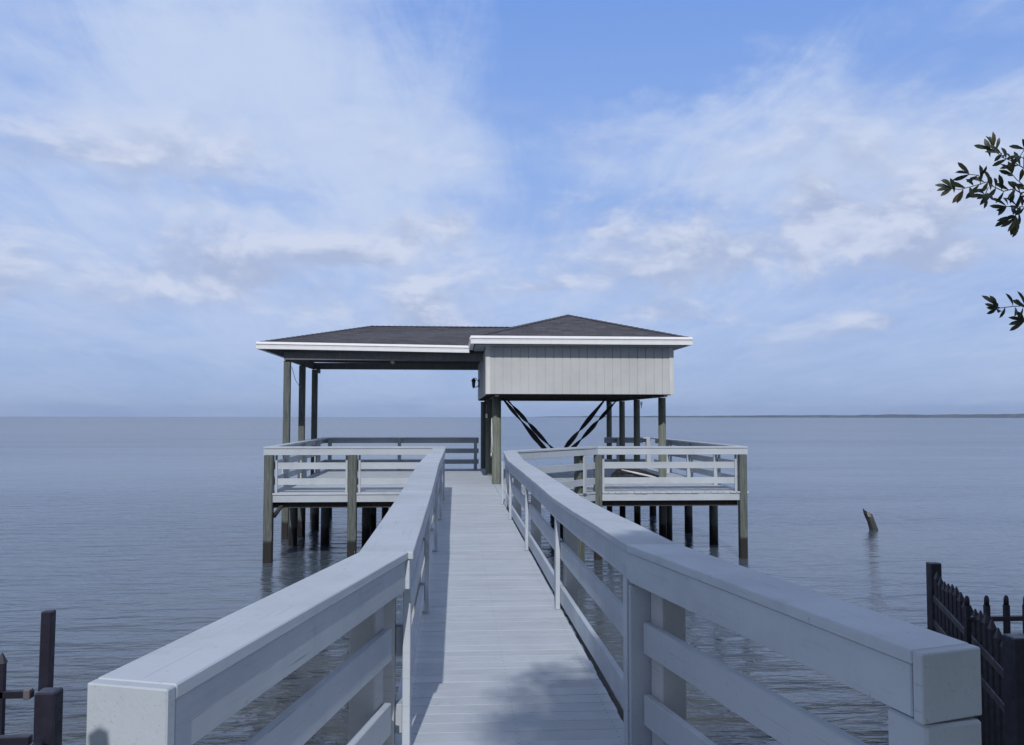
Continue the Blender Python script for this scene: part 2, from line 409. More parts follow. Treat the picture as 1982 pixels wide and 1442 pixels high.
g.build('decking', M_DECK, walk, bevel=0.0014)
for x in (-0.345, 0.30, 0.925):
    g = MB(); g.box(x, x + .045, 0.3, 19.0, -0.25, -0.040); g.build('joist', M_DARKWOOD, walk)
for y in (4.3, 7.54, 10.82, 14.09, 17.4):
    g = MB(); g.box(-.42, 1.06, y + .075, y + .115, -.46, -.255); g.build('cross_beam', M_DARKWOOD, walk)


def railing(name, label, path, posts, side=1, group='white board railings', capw=.25, pile=.12, pile_mat=None, pile_bot=-1.9, inner=True,
            front=0.005, trim=False, cap_over=0.0, seams=(), post_top=-.042, trimw=.05, mstart=0.0, midz=(.505, .650), lowz=(.165, .305)):
    """path = line of the face; offsets run to side*left normal. posts = list of (t along path param y or x index point)"""
    p0 = path[len(path) // 2]
    root = thing(name, label, 'railing', (p0[0], p0[1], 0), group)
    s = side; hd = heading(path)
    def sw(nm, path_, o0, o1, z0, z1, m, bev=.003):
        q = MB(); a, b = sorted((s * o0, s * o1)); cuts = [0] + [i for i in seams if nm in ('cap', 'top_board')] + [len(path_) - 1]
        for i0, i1 in zip(cuts[:-1], cuts[1:]):
            pp = [Vector(v) for v in path_[i0:i1 + 1]]; sh = random.uniform(-.0015, .0015)
            if i0: pp[0] = pp[0] + (pp[1] - pp[0]).normalized() * .0022
            if i1 < len(path_) - 1: pp[-1] = pp[-1] + (pp[-2] - pp[-1]).normalized() * .0022
            q.sweep(pp, a, b, z0, z1 + sh)
        return q.build(nm, m, root, rot=hd, bevel=bev)
    sw('cap', path, -.012 - cap_over, capw, -.038, 0, M_RAIL, .004)
    sw('top_board', path, front, front + .038, -.18, -.0425, M_RAIL)
    if front > .1: pass
    mo = front + .040 if not trim else front + pile + .002
    fixed = [(x, y + (mstart if i == 0 else 0), (z - 1.0) * 0.6) for i, (x, y, z) in enumerate(path)]
    sw('middle_board', fixed, mo, mo + .036, *midz, M_RAIL)
    sw('lower_board', fixed, mo, mo + .036, *lowz, M_RAIL)
    for (x, y, zc, dirv) in posts:
        dirv = Vector((*dirv, 0)).normalized(); nv = Vector((-dirv.y, dirv.x, 0)) * s; c = Vector((x, y, 0))
        def obx(q, a0, a1, n0, n1, z0, z1):
            P4 = [c + dirv * a0 + nv * n0, c + dirv * a1 + nv * n0, c + dirv * a1 + nv * n1, c + dirv * a0 + nv * n1]
            if s < 0: P4 = P4[::-1]
            q.hexa([(v.x, v.y, z0) for v in P4] + [(v.x, v.y, z1) for v in P4])
        if trim:      # round-shouldered timber pile under the top board, white nailers beside it
            q = MB(); obx(q, -pile / 2, pile / 2, front, front + pile, pile_bot, zc - .182); q.build('pile', pile_mat or M_PILE, root, bevel=.018)
            for sg in (-1, 1):
                if not (min(path[0][0], path[-1][0]) + .06 < x + sg * (pile / 2 + .045) < max(path[0][0], path[-1][0]) - .06): continue
                q = MB(); obx(q, sg * (pile / 2 + .045) - .022, sg * (pile / 2 + .045) + .022, mo - .04, mo - .002, -.02, zc - .19); q.build('nailer', M_RAIL, root, bevel=.003)
        else:
            q = MB(); obx(q, -trimw, trimw, front, front + .038, .003, zc - .182); q.build('inner_post', M_RAIL, root, bevel=.003)
            q = MB(); obx(q, -pile / 2, pile / 2, mo + .037, mo + .037 + pile, pile_bot, zc + post_top); q.build('outer_post', pile_mat or M_RAIL, root, bevel=.006)
    return root


D = (0, 1)
M_POSTPAINT = painted('painted_pile', (.50, .51, .52), 0.5, 0.4)
railing('railing', 'long white railing on the right side of the walkway', pathR,
        [(XR, y, zz_, D) for y, zz_ in ((4.42, 1.02), (7.54, .95), (10.82, .955), (14.09, .945), (16.5, .99))], side=-1, group='walkway railings', pile_mat=M_POSTPAINT, mstart=.16, midz=(.462, .605), lowz=(.085, .228), seams=(3, 5, 7))
railing('railing', 'long white railing on the left side of the walkway', pathL,
        [(XL, y, zz_, D) for y, zz_ in ((4.42, 1.0), (7.47, 1.015), (10.82, 1.055), (14.09, 1.03), (17.4, 1.0))], side=1, group='walkway railings', pile_mat=M_POSTPAINT, mstart=.16, midz=(.462, .605), lowz=(.085, .228), seams=(2, 4, 6))


# cap runs on from the long railing, mitred at the kink
def near_end(label, kin, kout, nin, nout, side, top, tall=False):
    root = thing('railing', label, 'railing', (nin[0], nin[1], 0), 'flared railing ends')
    kin, kout, nin, nout = [Vector((*p, 0)) for p in (kin, kout, nin, nout)]
    hd = math.atan2(nin.y - kin.y, nin.x - kin.x); u = (nin - kin).normalized(); n = (kout - kin); n = n - u * n.dot(u); n.normalize()
    def blk(nm, pts, z0, z1, m=M_RAIL, bev=.004):
        q = MB(); a = (pts[1] - pts[0]).cross(pts[2] - pts[1]).z
        if a < 0: pts = pts[::-1]
        q.hexa([(p.x, p.y, z0) for p in pts] + [(p.x, p.y, z1) for p in pts]); return q.build(nm, m, root, rot=hd, bevel=bev)
    L = (nin - kin).length; e = u * .0015
    blk('cap', [kin + e, nin - u * .040, nout - u * .040, kout + e], top - .038, top)
    A = kin + n * .012
    blk('top_board', [A + u * .01, A + u * (L - .058), A + u * (L - .058) + n * .038, A + u * .03 + n * .038], top - .186, top - .0405)
    blk('end_board', [nin - u * .0385, nin, nout, nout - u * .0385], (-.34 if tall else top - .186), top - .001)
    B = A + n * .040
    for nm, z0, z1 in (('middle_board', .505, .655), ('lower_board', .165, .31)):
        blk(nm, [B + u * .09, B + u * (L - .17), B + u * (L - .17) + n * .036, B + u * .09 + n * .036], z0, z1)
    w = (nout - nin).length
    blk('outer_board', [kout + e * 5 - n * .05, nout - u * .052 - n * .05, nout - u * .052 - n * .014, kout + e * 5 - n * .014], top - .186, top - .0405)
    C = A + n * .002
    L1 = L - (.042 if tall else .006)
    blk('end_post', [C + u * (L - .165), C + u * L1, C + u * L1 + n * (w - .030), C + u * (L - .165) + n * (w - .030)], -.36, top - .192, bev=.008)
    if not tall: blk('inner_post', [Vector((.858, 4.27, 0)), Vector((.858, 4.31, 0)), Vector((.962, 4.31, 0)), Vector((.962, 4.27, 0))], .003, top - .20)
    blk('kink_post', [A + n * .079 + u * .09, A + n * .079 + u * .22, A + n * .205 + u * .22, A + n * .205 + u * .09], -1.9, top - .05, M_POSTPAINT, .006)
    return root


near_end('white railing end flaring left beside the black fence post', (-.227, 4.25), (-.465, 4.25), (-.684, 2.155), (-.899, 2.221), 1, 1.0, True)
near_end('white railing end flaring right beside the black picket fence', (.843, 4.30), (1.105, 4.30), (1.241, 2.273), (1.445, 2.336), -1, 1.02)

# ------------------------------------------------------------------ platform
plat = thing('pier_platform', 'broad white plank platform standing on piles over the water', 'platform', (1, 23, 0))
PX0, PX1, PY0, PY1 = -4.10, 6.42, 19.08, 27.75
g = MB(); y = PY0
while y < PY1 - .05:
    dz = random.uniform(-.0015, .0015); e = random.uniform(-.008, .008)
    for a, b in ((PX0 + e, -1.55 if int(y * 7) % 2 else -2.4), (None, .925)):
        if a is None: a = last + .004
        g.box(a, b, y, y + .137, -.036 + dz, dz); last = b
    y += .1435
g.build('decking', M_DECK, plat, bevel=.0025)
g = MB(); x = .932
while x < PX1 - .02:
    y0 = PY0
    if x < 3.1: y0 = 16.75 + (x - .93) * (PY0 - 16.75) / (3.1 - .93)
    dz = random.uniform(-.0015, .0015); y0b = y0 + (.0 if x >= 3.1 else .137 * (PY0 - 16.75) / 2.17); e = random.uniform(-.012, .006) if x > 3.1 else 0
    g.hexa([(x, y0 + e, -.036 + dz), (x + .137, y0b + e, -.036 + dz), (x + .137, PY1, -.036 + dz), (x, PY1, -.036 + dz), (x, y0 + e, dz), (x + .137, y0b + e, dz), (x + .137, PY1, dz), (x, PY1, dz)])
    x += .1435
g.build('decking', M_DECK, plat, rot=R(90), bevel=.0025)
def fascia(a, b, inward):
    q = MB(); p = [(a[0], a[1], 0), (b[0], b[1], 0)]; lo, hi = (0, .038) if inward > 0 else (-.038, 0); q.sweep(p, lo, hi, -.195, -.040); q.build('fascia', M_RAIL, plat, rot=heading(p), bevel=.003)
fascia((PX0 + .02, PY0 + .02), (-.33, PY0 + .02), 1); fascia((3.12, PY0 + .02), (PX1 + .0, PY0 + .02), 1); fascia((.96, 16.80), (3.08, 19.08), 1)
fascia((PX0 + .02, PY0 + .06), (PX0 + .02, PY1 - .04), -1); fascia((PX1 - .02, PY0 + .06), (PX1 - .02, PY1 - .04), 1); fascia((PX0 + .02, PY1 - .02), (PX1, PY1 - .02), -1)
for y in (19.25, 21.6, 24.3, 27.5):
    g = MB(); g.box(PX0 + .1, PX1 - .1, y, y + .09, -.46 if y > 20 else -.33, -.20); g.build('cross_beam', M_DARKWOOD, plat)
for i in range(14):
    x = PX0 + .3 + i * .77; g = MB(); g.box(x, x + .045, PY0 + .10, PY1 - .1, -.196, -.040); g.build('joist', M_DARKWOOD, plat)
def pile(x, y, top, r=.105, parent=plat, lean=0):
    q = MB(); q.tube([(x, y, WZ - .6), (x + lean * .3, y, -.8), (x + lean, y, top)], [r * 1.06, r * 1.02, r * .97], 14); return q.build('pile', M_PILE, parent, origin=(x, y, 0))
for x, y in ((-3.95, 21.6), (-3.88, 24.5), (-4.0, 23.0), (-3.2, 21.75), (-2.2, 21.75), (-2.3, 24.45), (-.5, 21.75), (-.4, 24.45), (-3.95, 27.55), (-2.2, 27.55), (-.5, 27.55),
             (3.0, 21.75), (3.0, 24.45), (3.1, 27.55), (6.33, 23.45), (6.25, 27.4), (6.38, 21.3), (5.42, 22.05)):
    pile(x, y, -.20)
g = MB()
a = Vector((-3.94, 19.24, -.52)); b = Vector((-3.74, 19.24, -.24)); g.tube([a, b], .05, 6); g.build('knee_brace', M_DARKWOOD, plat)

# platform railings (top board sits over the piles, on the outer face)
X1 = (1, 0)
railing('railing', 'white railing along the front of the platform left of the walkway', [(-4.14, 19.06, 1.0), (-2.2, 19.06, 1.0), (-.47, 19.06, 1.0)],
        [(-4.03, 19.06, 1.0, X1), (-2.24, 19.06, 1.0, X1)], side=1, group='platform railings', trim=True, pile=.19, capw=.24)
railing('railing', 'white railing along the front of the platform right of the angled corner', [(3.12, 19.06, 1.0), (4.8, 19.06, 1.0), (6.50, 19.06, 1.0)],
        [(3.14, 19.06, 1.0, X1), (6.40, 19.06, 1.0, X1)], side=1, group='platform railings', trim=True, pile=.17, capw=.24)
ad = Vector((3.11 - 1.12, 19.05 - 16.66))
railing('railing', 'short angled white railing joining the walkway to the platform front', [(1.15, 16.70, 1.0), (3.10, 19.04, 1.0)],
        [(2.80, 18.68, 1.0, tuple(ad))], side=1, group='platform railings', capw=.22, pile=.17, pile_mat=M_POST)
YD = (0, 1)
railing('railing', 'white railing down the left side of the platform by the canopy posts', [(-4.14, 19.32, 1.0), (-4.15, 23, 1.0), (-4.16, 27.72, 1.0)],
        [(-4.14, 21.1, 1.0, YD), (-4.15, 23.6, 1.0, YD), (-4.16, 26.0, 1.0, YD)], side=-1, group='platform railings', capw=.2, pile=.09, pile_bot=-.19)
railing('railing', 'white railing down the right side of the platform', [(6.50, 19.32, 1.0), (6.45, 23, 1.0), (6.40, 27.50, 1.0)],
        [(6.47, 21.0, 1.0, YD), (6.45, 23.4, 1.0, YD), (6.42, 25.6, 1.0, YD)], side=1, group='platform railings', capw=.2, pile=.09, pile_bot=-.19)
railing('railing', 'white railing along the back of the platform under the canopy', [(-4.12, 27.74, 1.0), (-1, 27.74, 1.0), (.72, 27.74, 1.0)],
        [(-3.95, 27.74, 1.0, X1), (-1.78, 27.74, 1.0, X1), (.62, 27.74, 1.0, X1)], side=-1, group='platform railings', capw=.2, pile=.10, pile_bot=-.19)
railing('railing', 'white railing along the back of the platform right of the storage room', [(4.75, 27.72, 1.0), (6.2, 27.72, 1.0)],
        [(5.2, 27.72, 1.0, X1), (6.15, 27.72, 1.0, X1)], side=-1, group='platform railings', capw=.2, pile=.14, pile_bot=-.19)

# ------------------------------------------------------------------ raised storage room on piles
hut = thing('storage_room', 'pale vertical board room raised on piles under a grey hipped roof', 'storage room', (3, 24.8, 0))
HX0, HX1, HY0, HY1, HZ0, HZ1 = .72, 5.24, 20.72, 28.9, 2.20, 3.44
for nm, (ax, ay, bx, by) in (('f', (HX0, HY0, HX1, HY0)), ('b', (HX1, HY1, HX0, HY1)), ('l', (HX0, HY1, HX0, HY0)), ('r', (HX1, HY0, HX1, HY1))):
    A = Vector((ax, ay, 0)); B = Vector((bx, by, 0)); L = (B - A).length; u = (B - A) / L; n = Vector((-u.y, u.x, 0)); q = MB()
    a = .0
    inset = .022 if nm in 'lr' else 0
    w = .2032
    a0 = inset
    while a0 < L - inset - .001:
        a1 = min(a0 + w - .013, L - inset)
        P4 = [A + u * a0, A + u * a1, A + u * a1 + n * .022, A + u * a0 + n * .022]
        q.hexa([(p.x, p.y, HZ0) for p in P4] + [(p.x, p.y, HZ1) for p in P4], .5 + random.uniform(-.2, .2)); a0 += w
    P4 = [A + u * (inset + .001) + n * .017, A + u * (L - inset - .001) + n * .017, A + u * (L - inset - .001) + n * .021, A + u * (inset + .001) + n * .021]
    q.hexa([(p.x, p.y, HZ0 + .002) for p in P4] + [(p.x, p.y, HZ1 - .002) for p in P4], .5)
    q.build('wall', M_SIDING, hut)
for (x, y, sx_, sy_) in ((HX0, HY0, 1, 1), (HX1, HY0, -1, 1)):
    q = MB(); q.box(min(x, x + sx_ * .09), max(x, x + sx_ * .09), y - .020, y - .002, HZ0 - .004, HZ1); q.box(min(x - sx_ * .020, x - sx_ * .002), max(x - sx_ * .020, x - sx_ * .002), y - .020, y + .09, HZ0 - .004, HZ1)
    q.build('corner_trim', M_TRIM, hut, bevel=.002)
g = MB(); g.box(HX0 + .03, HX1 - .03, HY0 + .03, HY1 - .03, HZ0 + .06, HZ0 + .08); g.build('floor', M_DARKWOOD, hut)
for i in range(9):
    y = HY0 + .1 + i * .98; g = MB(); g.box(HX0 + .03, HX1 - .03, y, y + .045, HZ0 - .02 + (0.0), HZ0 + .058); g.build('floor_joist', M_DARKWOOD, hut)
for x in (.93, 5.02):
    g = MB(); g.box(x, x + .09, HY0 + .12, HY1 - .05, HZ0 - .025 - .13, HZ0 - .022) if False else g.box(x, x + .09, HY0 + .03, HY1 - .05, HZ0 - .06, HZ0 - .022); g.build('beam', M_DARKWOOD, hut)
def hpile(x, y, top, w, m=M_POST):
    q = MB(); q.tube([(x, y, WZ - .6), (x, y, -.5), (x, y, top)], [w * 1.08, w * 1.03, w], 16, jitter=.01); return q.build('pile', m, hut, origin=(x, y, 0))
M_GREENPILE = wood('green_treated_pile', (.185, .205, .17), (.095, .108, .09), -1.02)
for x, y, w in ((1.0, 21.50, .112), (.95, 24.7, .105), (.90, 28.2, .10), (5.20, 21.7, .095), (5.12, 24.4, .09), (5.15, 26.75, .09), (5.10, 28.75, .09)):
    hpile(x, y, HZ0 - .061, w, M_GREENPILE)

# hipped roofs, shingled in courses
def roof_face(q, A, B, C, Dd, step=.14, t=.012, clip=None):
    """trapezoid: eave A->B, ridge D->C (D above A, C above B); shingle tabs laid in courses"""
    A, B, C, Dd = map(Vector, (A, B, C, Dd)); nrm = (B - A).cross(Dd - A).normalized()
    if nrm.z < 0: nrm = -nrm
    q.poly([A, B, C, Dd], [(0, 1, 2, 3)], 0.2)
    H = (((Dd + C) / 2) - ((A + B) / 2)).length; n = max(1, int(H / step))
    for i in range(n):
        t0, t1 = i / n, min(1, (i + 1.15) / n)
        a0, b0, a1, b1 = A.lerp(Dd, t0), B.lerp(C, t0), A.lerp(Dd, t1), B.lerp(C, t1); L = (b0 - a0).length
        m = max(1, int(L / .30)); off = random.random() * .8 / m
        cuts = [0] + [min(1, (j + .5 * (i % 2)) / m + random.uniform(-.01, .01) / max(1, m * .1)) for j in range(1, m)] + [1]
        cuts = sorted(max(0, min(1, c)) for c in cuts)
        for c0, c1 in zip(cuts[:-1], cuts[1:]):
            if c1 - c0 < 1e-3: continue
            e = min(.0012 / max(L, .1), (c1 - c0) * .1); lift = nrm * (t + random.uniform(0, .005)); lo = nrm * .003
            p = [a0.lerp(b0, c0 + e) + lift, a0.lerp(b0, c1 - e) + lift, a1.lerp(b1, c1 - e) + lo, a1.lerp(b1, c0 + e) + lo]
            pb = [a0.lerp(b0, c0 + e) + nrm * .001, a0.lerp(b0, c1 - e) + nrm * .001]
            q.poly([*p, *pb], [(0, 1, 2, 3), (4, 5, 1, 0)], random.random())
def cap_line(q, a, b, w=.12):
    a, b = Vector(a), Vector(b); L = (b - a).length; u = (b - a) / L; s = Vector((-u.y, u.x, 0)).normalized(); n = int(L / .16)
    for i in range(n):
        p = a + u * (i * L / n); e = a + u * min(L, (i + 1.2) * L / n); z = Vector((0, 0, .030)); z2 = Vector((0, 0, .018))
        dn = Vector((0, 0, -.028))
        q.poly([p - s * w + dn + z, p + z, p + s * w + dn + z, e - s * w + dn + z2, e + z2, e + s * w + dn + z2], [(0, 1, 4, 3), (1, 2, 5, 4), (0, 2, 1)], random.random() * .5)

RX0, RX1, RY0, RY1, RE = .42, 5.54, 20.42, 29.2, 3.55
hw = (RX1 - RX0) / 2; px_, py_ = (RX0 + RX1) / 2, RY0 + hw; RP = 4.365
q = MB(); back = (px_, RY1 - hw, RP); pk = (px_, py_, RP)
roof_face(q, (RX0, RY0, RE), (RX1, RY0, RE), pk, pk); roof_face(q, (RX1, RY0, RE), (RX1, RY1, RE), back, pk)
roof_face(q, (RX1, RY1, RE), (RX0, RY1, RE), back, back); roof_face(q, (RX0, RY1, RE), (RX0, RY0, RE), pk, back)
for c, p in (((RX0, RY0, RE), pk), ((RX1, RY0, RE), pk), ((RX1, RY1, RE), back), ((RX0, RY1, RE), back), (pk, back)): cap_line(q, c, p)
rf = q.build('roof', M_SHINGLE, hut)
def soffit(parent, x0, x1, y0, y1, z, name='soffit', m=None):
    q = MB(); q.box(x0, x1, y0, y1, z, z + .018); return q.build(name, m or M_SOFFIT, parent)
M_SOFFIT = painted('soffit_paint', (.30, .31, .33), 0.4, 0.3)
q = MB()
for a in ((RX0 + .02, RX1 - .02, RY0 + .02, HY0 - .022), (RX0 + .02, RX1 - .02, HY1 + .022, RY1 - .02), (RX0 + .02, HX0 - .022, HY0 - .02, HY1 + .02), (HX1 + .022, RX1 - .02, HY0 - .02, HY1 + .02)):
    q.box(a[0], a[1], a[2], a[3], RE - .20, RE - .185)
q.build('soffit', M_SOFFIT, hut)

PROF = [(0, 0), (.088, 0), (.088, .030), (.085, .060), (.088, .100), (.112, .118), (.112, .126), (.088, .170), (.080, .176), (.074, .150), (0, .150), (0, .178)]
def gutter(parent, a, b, out, zs, zt=None, name='gutter', hgt=.19):
    """K-style gutter along a->b; out = outward unit direction; zs / zt top heights at the ends"""
    zt = zs if zt is None else zt; a = Vector((*a, 0)); b = Vector((*b, 0)); o = Vector((*out, 0)); k_ = hgt / .178
    q = MB(); V = []
    for p, z in ((a, zs), (b, zt)):
        for (w, h) in PROF: v = p + o * w; V.append((v.x, v.y, z - hgt + h * k_))
    n = len(PROF); F = [tuple(range(n))[::-1], tuple(range(n, 2 * n))] + [(i, (i + 1) % n, n + (i + 1) % n, n + i) for i in range(n)]
    q.poly(V, F, .5); return q.build(name, M_GUTTER, parent)
for a, b, o_ in (((RX0 - .085, RY0), (RX1 + .085, RY0), (0, -1)), ((RX0, RY1 - .0), (RX0, RY0 + .001), (-1, 0)), ((RX1, RY0 + .001), (RX1, RY1), (1, 0))):
    gutter(hut, a, b, o_, RE + .012)

# ------------------------------------------------------------------ open canopy over the left half
can = thing('boat_canopy', 'open sided canopy with low grey shingle roof and white gutter on posts', 'canopy', (-2, 25, 0))
CX0, CY0, CY1, CEL, CER, CR = -4.99, 22.42, 27.6, 3.545, 3.475, 4.235
q = MB(); rl = (-2.45, 25.0, CR); rr_ = (2.55, 25.0, CR)
roof_face(q, (CX0, CY0, CEL), (.40, CY0, CER), rr_, rl); roof_face(q, (.40, CY1, CER), (CX0, CY1, CEL), rl, rr_); roof_face(q, (CX0, CY1, CEL), (CX0, CY0, CEL), rl, rl)
for c in ((CX0, CY0, CEL), (CX0, CY1, CEL)): cap_line(q, c, rl)
cap_line(q, rl, (2.4, 25.0, CR)); q.build('roof', M_SHINGLE, can)
gutter(can, (CX0 - .085, CY0), (.335, CY0), (0, -1), CEL + .012, CER + .012, hgt=.185); gutter(can, (CX0, CY1), (CX0, CY0 + .001), (-1, 0), CEL + .012, hgt=.185)
gutter(can, (.335, CY1), (CX0 - .085, CY1), (0, 1), CER + .012, CEL + .012, hgt=.185)
q = MB()
q.hexa([(CX0 + .02, CY0 + .02, CEL - .165), (.70, CY0 + .02, CER - .165), (.70, CY1 - .02, CER - .165), (CX0 + .02, CY1 - .02, CEL - .165), (CX0 + .02, CY0 + .02, CEL - .15), (.70, CY0 + .02, CER - .15), (.70, CY1 - .02, CER - .15), (CX0 + .02, CY1 - .02, CEL - .15)])
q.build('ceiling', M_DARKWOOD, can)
M_BEAM = wood('grey_beam_wood', (.17, .18, .19), (.11, .115, .12))
for (a, b, c, d_) in ((-4.42, .69, 22.60, 22.66), (-4.42, .69, 27.02, 27.10)):
    q = MB(); q.box(a, b, c, d_, 3.11, 3.31); q.build('beam', M_BEAM, can, bevel=.004)
q = MB(); q.box(-4.40, -4.34, 22.67, 27.01, 3.10, 3.31); q.build('beam', M_BEAM, can, bevel=.004)
q = MB(); q.box(-4.22, -4.17, 26.5, 27.01, 2.98, 3.10); q.build('bracket', M_BEAM, can)
for y in (22.75, 24.95, 27.13):
    q = MB(); x = -4.36; w = .083
    q.box(x - w, x + w, y - w, y + w, WZ - .6, 3.10); q.build('post', M_PILE if y < 23 else M_PILE, can, origin=(x, y, 0), bevel=.012)

# ------------------------------------------------------------------ small things
lp = thing('pendant_lamp', 'small white lamp hanging under the front beam of the canopy', 'lamp', (-1.68, 22.95, 3.1))
q = MB(); q.tube([(-1.68, 22.95, 3.37), (-1.68, 22.95, 3.15)], .008, 6); q.build('cord', M_PLASTIC, lp)
q = MB(); q.tube([(-1.68, 22.95, 3.155), (-1.68, 22.95, 3.13), (-1.68, 22.95, 3.09), (-1.68, 22.95, 3.07)], [.02, .03, .055, .06], 12); q.build('shade', M_PLASTIC, lp)
q = MB(); q.tube([(-1.68, 22.95, 3.069), (-1.68, 22.95, 3.045), (-1.68, 22.95, 3.03)], [.03, .03, .012], 10); q.build('bulb', M_GLASS, lp)

ln = thing('wall_lantern', 'black coach lantern on the shaded left wall of the raised room', 'lantern', (.52, 27.0, 2.66))
q = MB(); q.box(.690, .717, 26.94, 27.06, 2.56, 2.82); q.build('back_plate', M_BLACKMETAL, ln, bevel=.006)
q = MB(); q.tube([(.69, 27, 2.62), (.62, 27, 2.57), (.55, 27, 2.575), (.54, 27, 2.60)], .014, 6); q.build('arm', M_BLACKMETAL, ln)
q = MB(); q.tube([(.69, 27, 2.75), (.6, 27, 2.86), (.54, 27, 2.845)], .012, 6); q.build('arm', M_BLACKMETAL, ln)
q = MB(); q.tube([(.54, 27, 2.86), (.54, 27, 2.84), (.54, 27, 2.79), (.54, 27, 2.77)], [.012, .03, .075, .085], 8, smooth=False); q.build('hood', M_BLACKMETAL, ln)
q = MB(); q.tube([(.54, 27, 2.768), (.54, 27, 2.63)], [.066, .045], 8, smooth=False); q.build('glass', plain('smoked_glass', (.05, .045, .045), .15), ln)
q = MB(); q.tube([(.54, 27, 2.629), (.54, 27, 2.605), (.54, 27, 2.55), (.54, 27, 2.53)], [.055, .05, .022, .008], 8, smooth=False); q.build('finial', M_BLACKMETAL, ln)


def hammock(label, A, B, sag, w, turns, seed):
    r = random.Random(seed); A, B = Vector(A), Vector(B); root = thing('hammock', label, 'hammock', ((A.x + B.x) / 2, (A.y + B.y) / 2, sag), 'twisted black hammocks under the raised room')
    q = MB(); n = 120; V = []
    for i in range(n + 1):
        t = i / n; s_ = 2 * t - 1; prof = (math.cosh(2.0 * s_) - 1) / (math.cosh(2.0) - 1); prof = (math.sqrt(s_ * s_ + .012) - .11) / .896
        p = A.lerp(B, t); p.z = sag + (A.z - sag) * prof
        ang = turns * math.pi * 2 * t + .8 * math.sin(t * 9 + seed); ww = w * min(1, .25 + 5 * t, .25 + 5 * (1 - t)) * (.85 + .3 * noise.noise(Vector((t * 9, seed, 0))))
        tg = (B - A).normalized(); nn = Vector((0, 0, 1)) if True else None; side = Vector((0, 1, 0))
        up = Vector((-.6 * (1 if s_ > 0 else -1), 0, .8)).normalized()
        dvec = side * math.cos(ang) + up * math.sin(ang); th = side * -math.sin(ang) + up * math.cos(ang)
        for a_, b_ in ((-1, -1), (1, -1), (1, 1), (-1, 1)): V.append(p + dvec * (ww / 2 * a_) + th * (.016 * b_))
    F = [(0, 1, 2, 3), (4 * n + 3, 4 * n + 2, 4 * n + 1, 4 * n)]
    for i in range(n):
        for j in range(4): F.append((4 * i + j, 4 * i + 4 + j, 4 * i + 4 + (j + 1) % 4, 4 * i + (j + 1) % 4))
    q.poly(V, F, .5, True); q.build('cloth', M_FABRIC, root)
    for p, dirx in ((A, -1), (B, 1)):
        q = MB(); q.tube([p, p + Vector((dirx * .06, 0, .09))], .012, 6); q.build('rope', M_FABRIC, root)
hammock('nearer twisted black hammock slung low between the hut piles', (1.24, 23.0, 2.13), (3.98, 23.0, 2.13), .63, .15, 2.5, 1)
hammock('farther twisted black hammock slung between the hut piles on the right', (1.42, 24.2, 2.13), (4.52, 24.2, 2.13), .60, .15, 2.4, 5)

q = MB(); pts = [(.885, 21.385, 1.62), (.882, 21.372, 1.45), (.888, 21.37, 1.2), (.90, 21.368, .95), (.895, 21.365, .80), (.875, 21.362, .74), (.862, 21.365, .80), (.872, 21.366, 1.0), (.868, 21.37, 1.3), (.876, 21.38, 1.62)]
q.tube(pts, .009, 6); q.tube([(.865, 21.36, .76), (.868, 21.358, .70), (.862, 21.36, .66)], .016, 6)
tag(q.build('rope', M_ROPE, None), 'pale looped rope hanging down the green pile beside the walkway', 'rope')
ob = thing('outlet_box', 'small white outlet box fixed to the dark pile below the raised room', 'outlet box', (.86, 24.58, 1.68))
q = MB(); q.box(.83, .89, 24.545, 24.59, 1.62, 1.74); q.build('cover', M_PLASTIC, ob, bevel=.008)
q = MB(); q.tube([(.86, 24.575, 1.74), (.86, 24.58, 2.1)], .010, 6); q.build('conduit', M_CABLE, ob)
ob = thing('outlet_box', 'small pale junction box high on a right hand pile of the raised room', 'outlet box', (5.21, 24.3, 2.05))
q = MB(); q.box(5.215, 5.265, 24.30, 24.35, 1.98, 2.09); q.build('cover', M_PLASTIC, ob, bevel=.006)
q = MB(); q.tube([(5.24, 24.325, 1.98), (5.235, 24.33, 1.90)], .01, 6); q.build('conduit', M_CABLE, ob)

q = MB(); q.tube([(-4.27, 22.85, 2.95), (-4.25, 23.3, 2.62), (-4.24, 23.9, 2.45), (-4.27, 24.5, 2.52), (-4.30, 24.88, 2.75)], .007, 5)
tag(q.build('cable', M_CABLE), 'thin grey cable drooping between the two front canopy posts', 'cable')

# dark cloth bundle on the deck, right
q = MB(); n, m_ = 34, 14; V = []; F = []
for i in range(n + 1):
    t = i / n; x = 4.02 + 1.50 * t; env = math.sin(math.pi * min(1, .12 + t * .88)) ** .6 if t > .06 else .45
    env = (1 - t ** 2.2) * .95 + .03 if t > .3 else .95 * (t / .3) ** .3 * (1 - .3 ** 2.2) + .02
    for j in range(m_ + 1):
        a = math.pi * j / m_; rr2 = 1 + .28 * noise.noise(Vector((t * 7, a * 1.6, 2))) + .12 * noise.noise(Vector((t * 22, a * 5, 5)))
        V.append((x, 22.55 - math.cos(a) * .36 * (env ** .5) * rr2 - .15 * t, .004 + math.sin(a) * .36 * env * rr2))
for i in range(n):
    for j in range(m_): F.append((i * (m_ + 1) + j, (i + 1) * (m_ + 1) + j, (i + 1) * (m_ + 1) + j + 1, i * (m_ + 1) + j + 1))
q.poly(V, F, .5, True); cl = thing('cloth_bundle', 'dark crumpled cloth bundle lying on the platform behind the right front railing', 'cloth bundle', (4.7, 22.5, 0))
q.build('cloth', M_TARP, cl)
q = MB(); q.tube([(4.25, 22.20, .30), (4.6, 22.13, .22), (5.0, 22.12, .13), (5.40, 22.16, .035)], [.012, .028, .026, .008], 6); q.build('pale_strap', M_ROPE, cl)

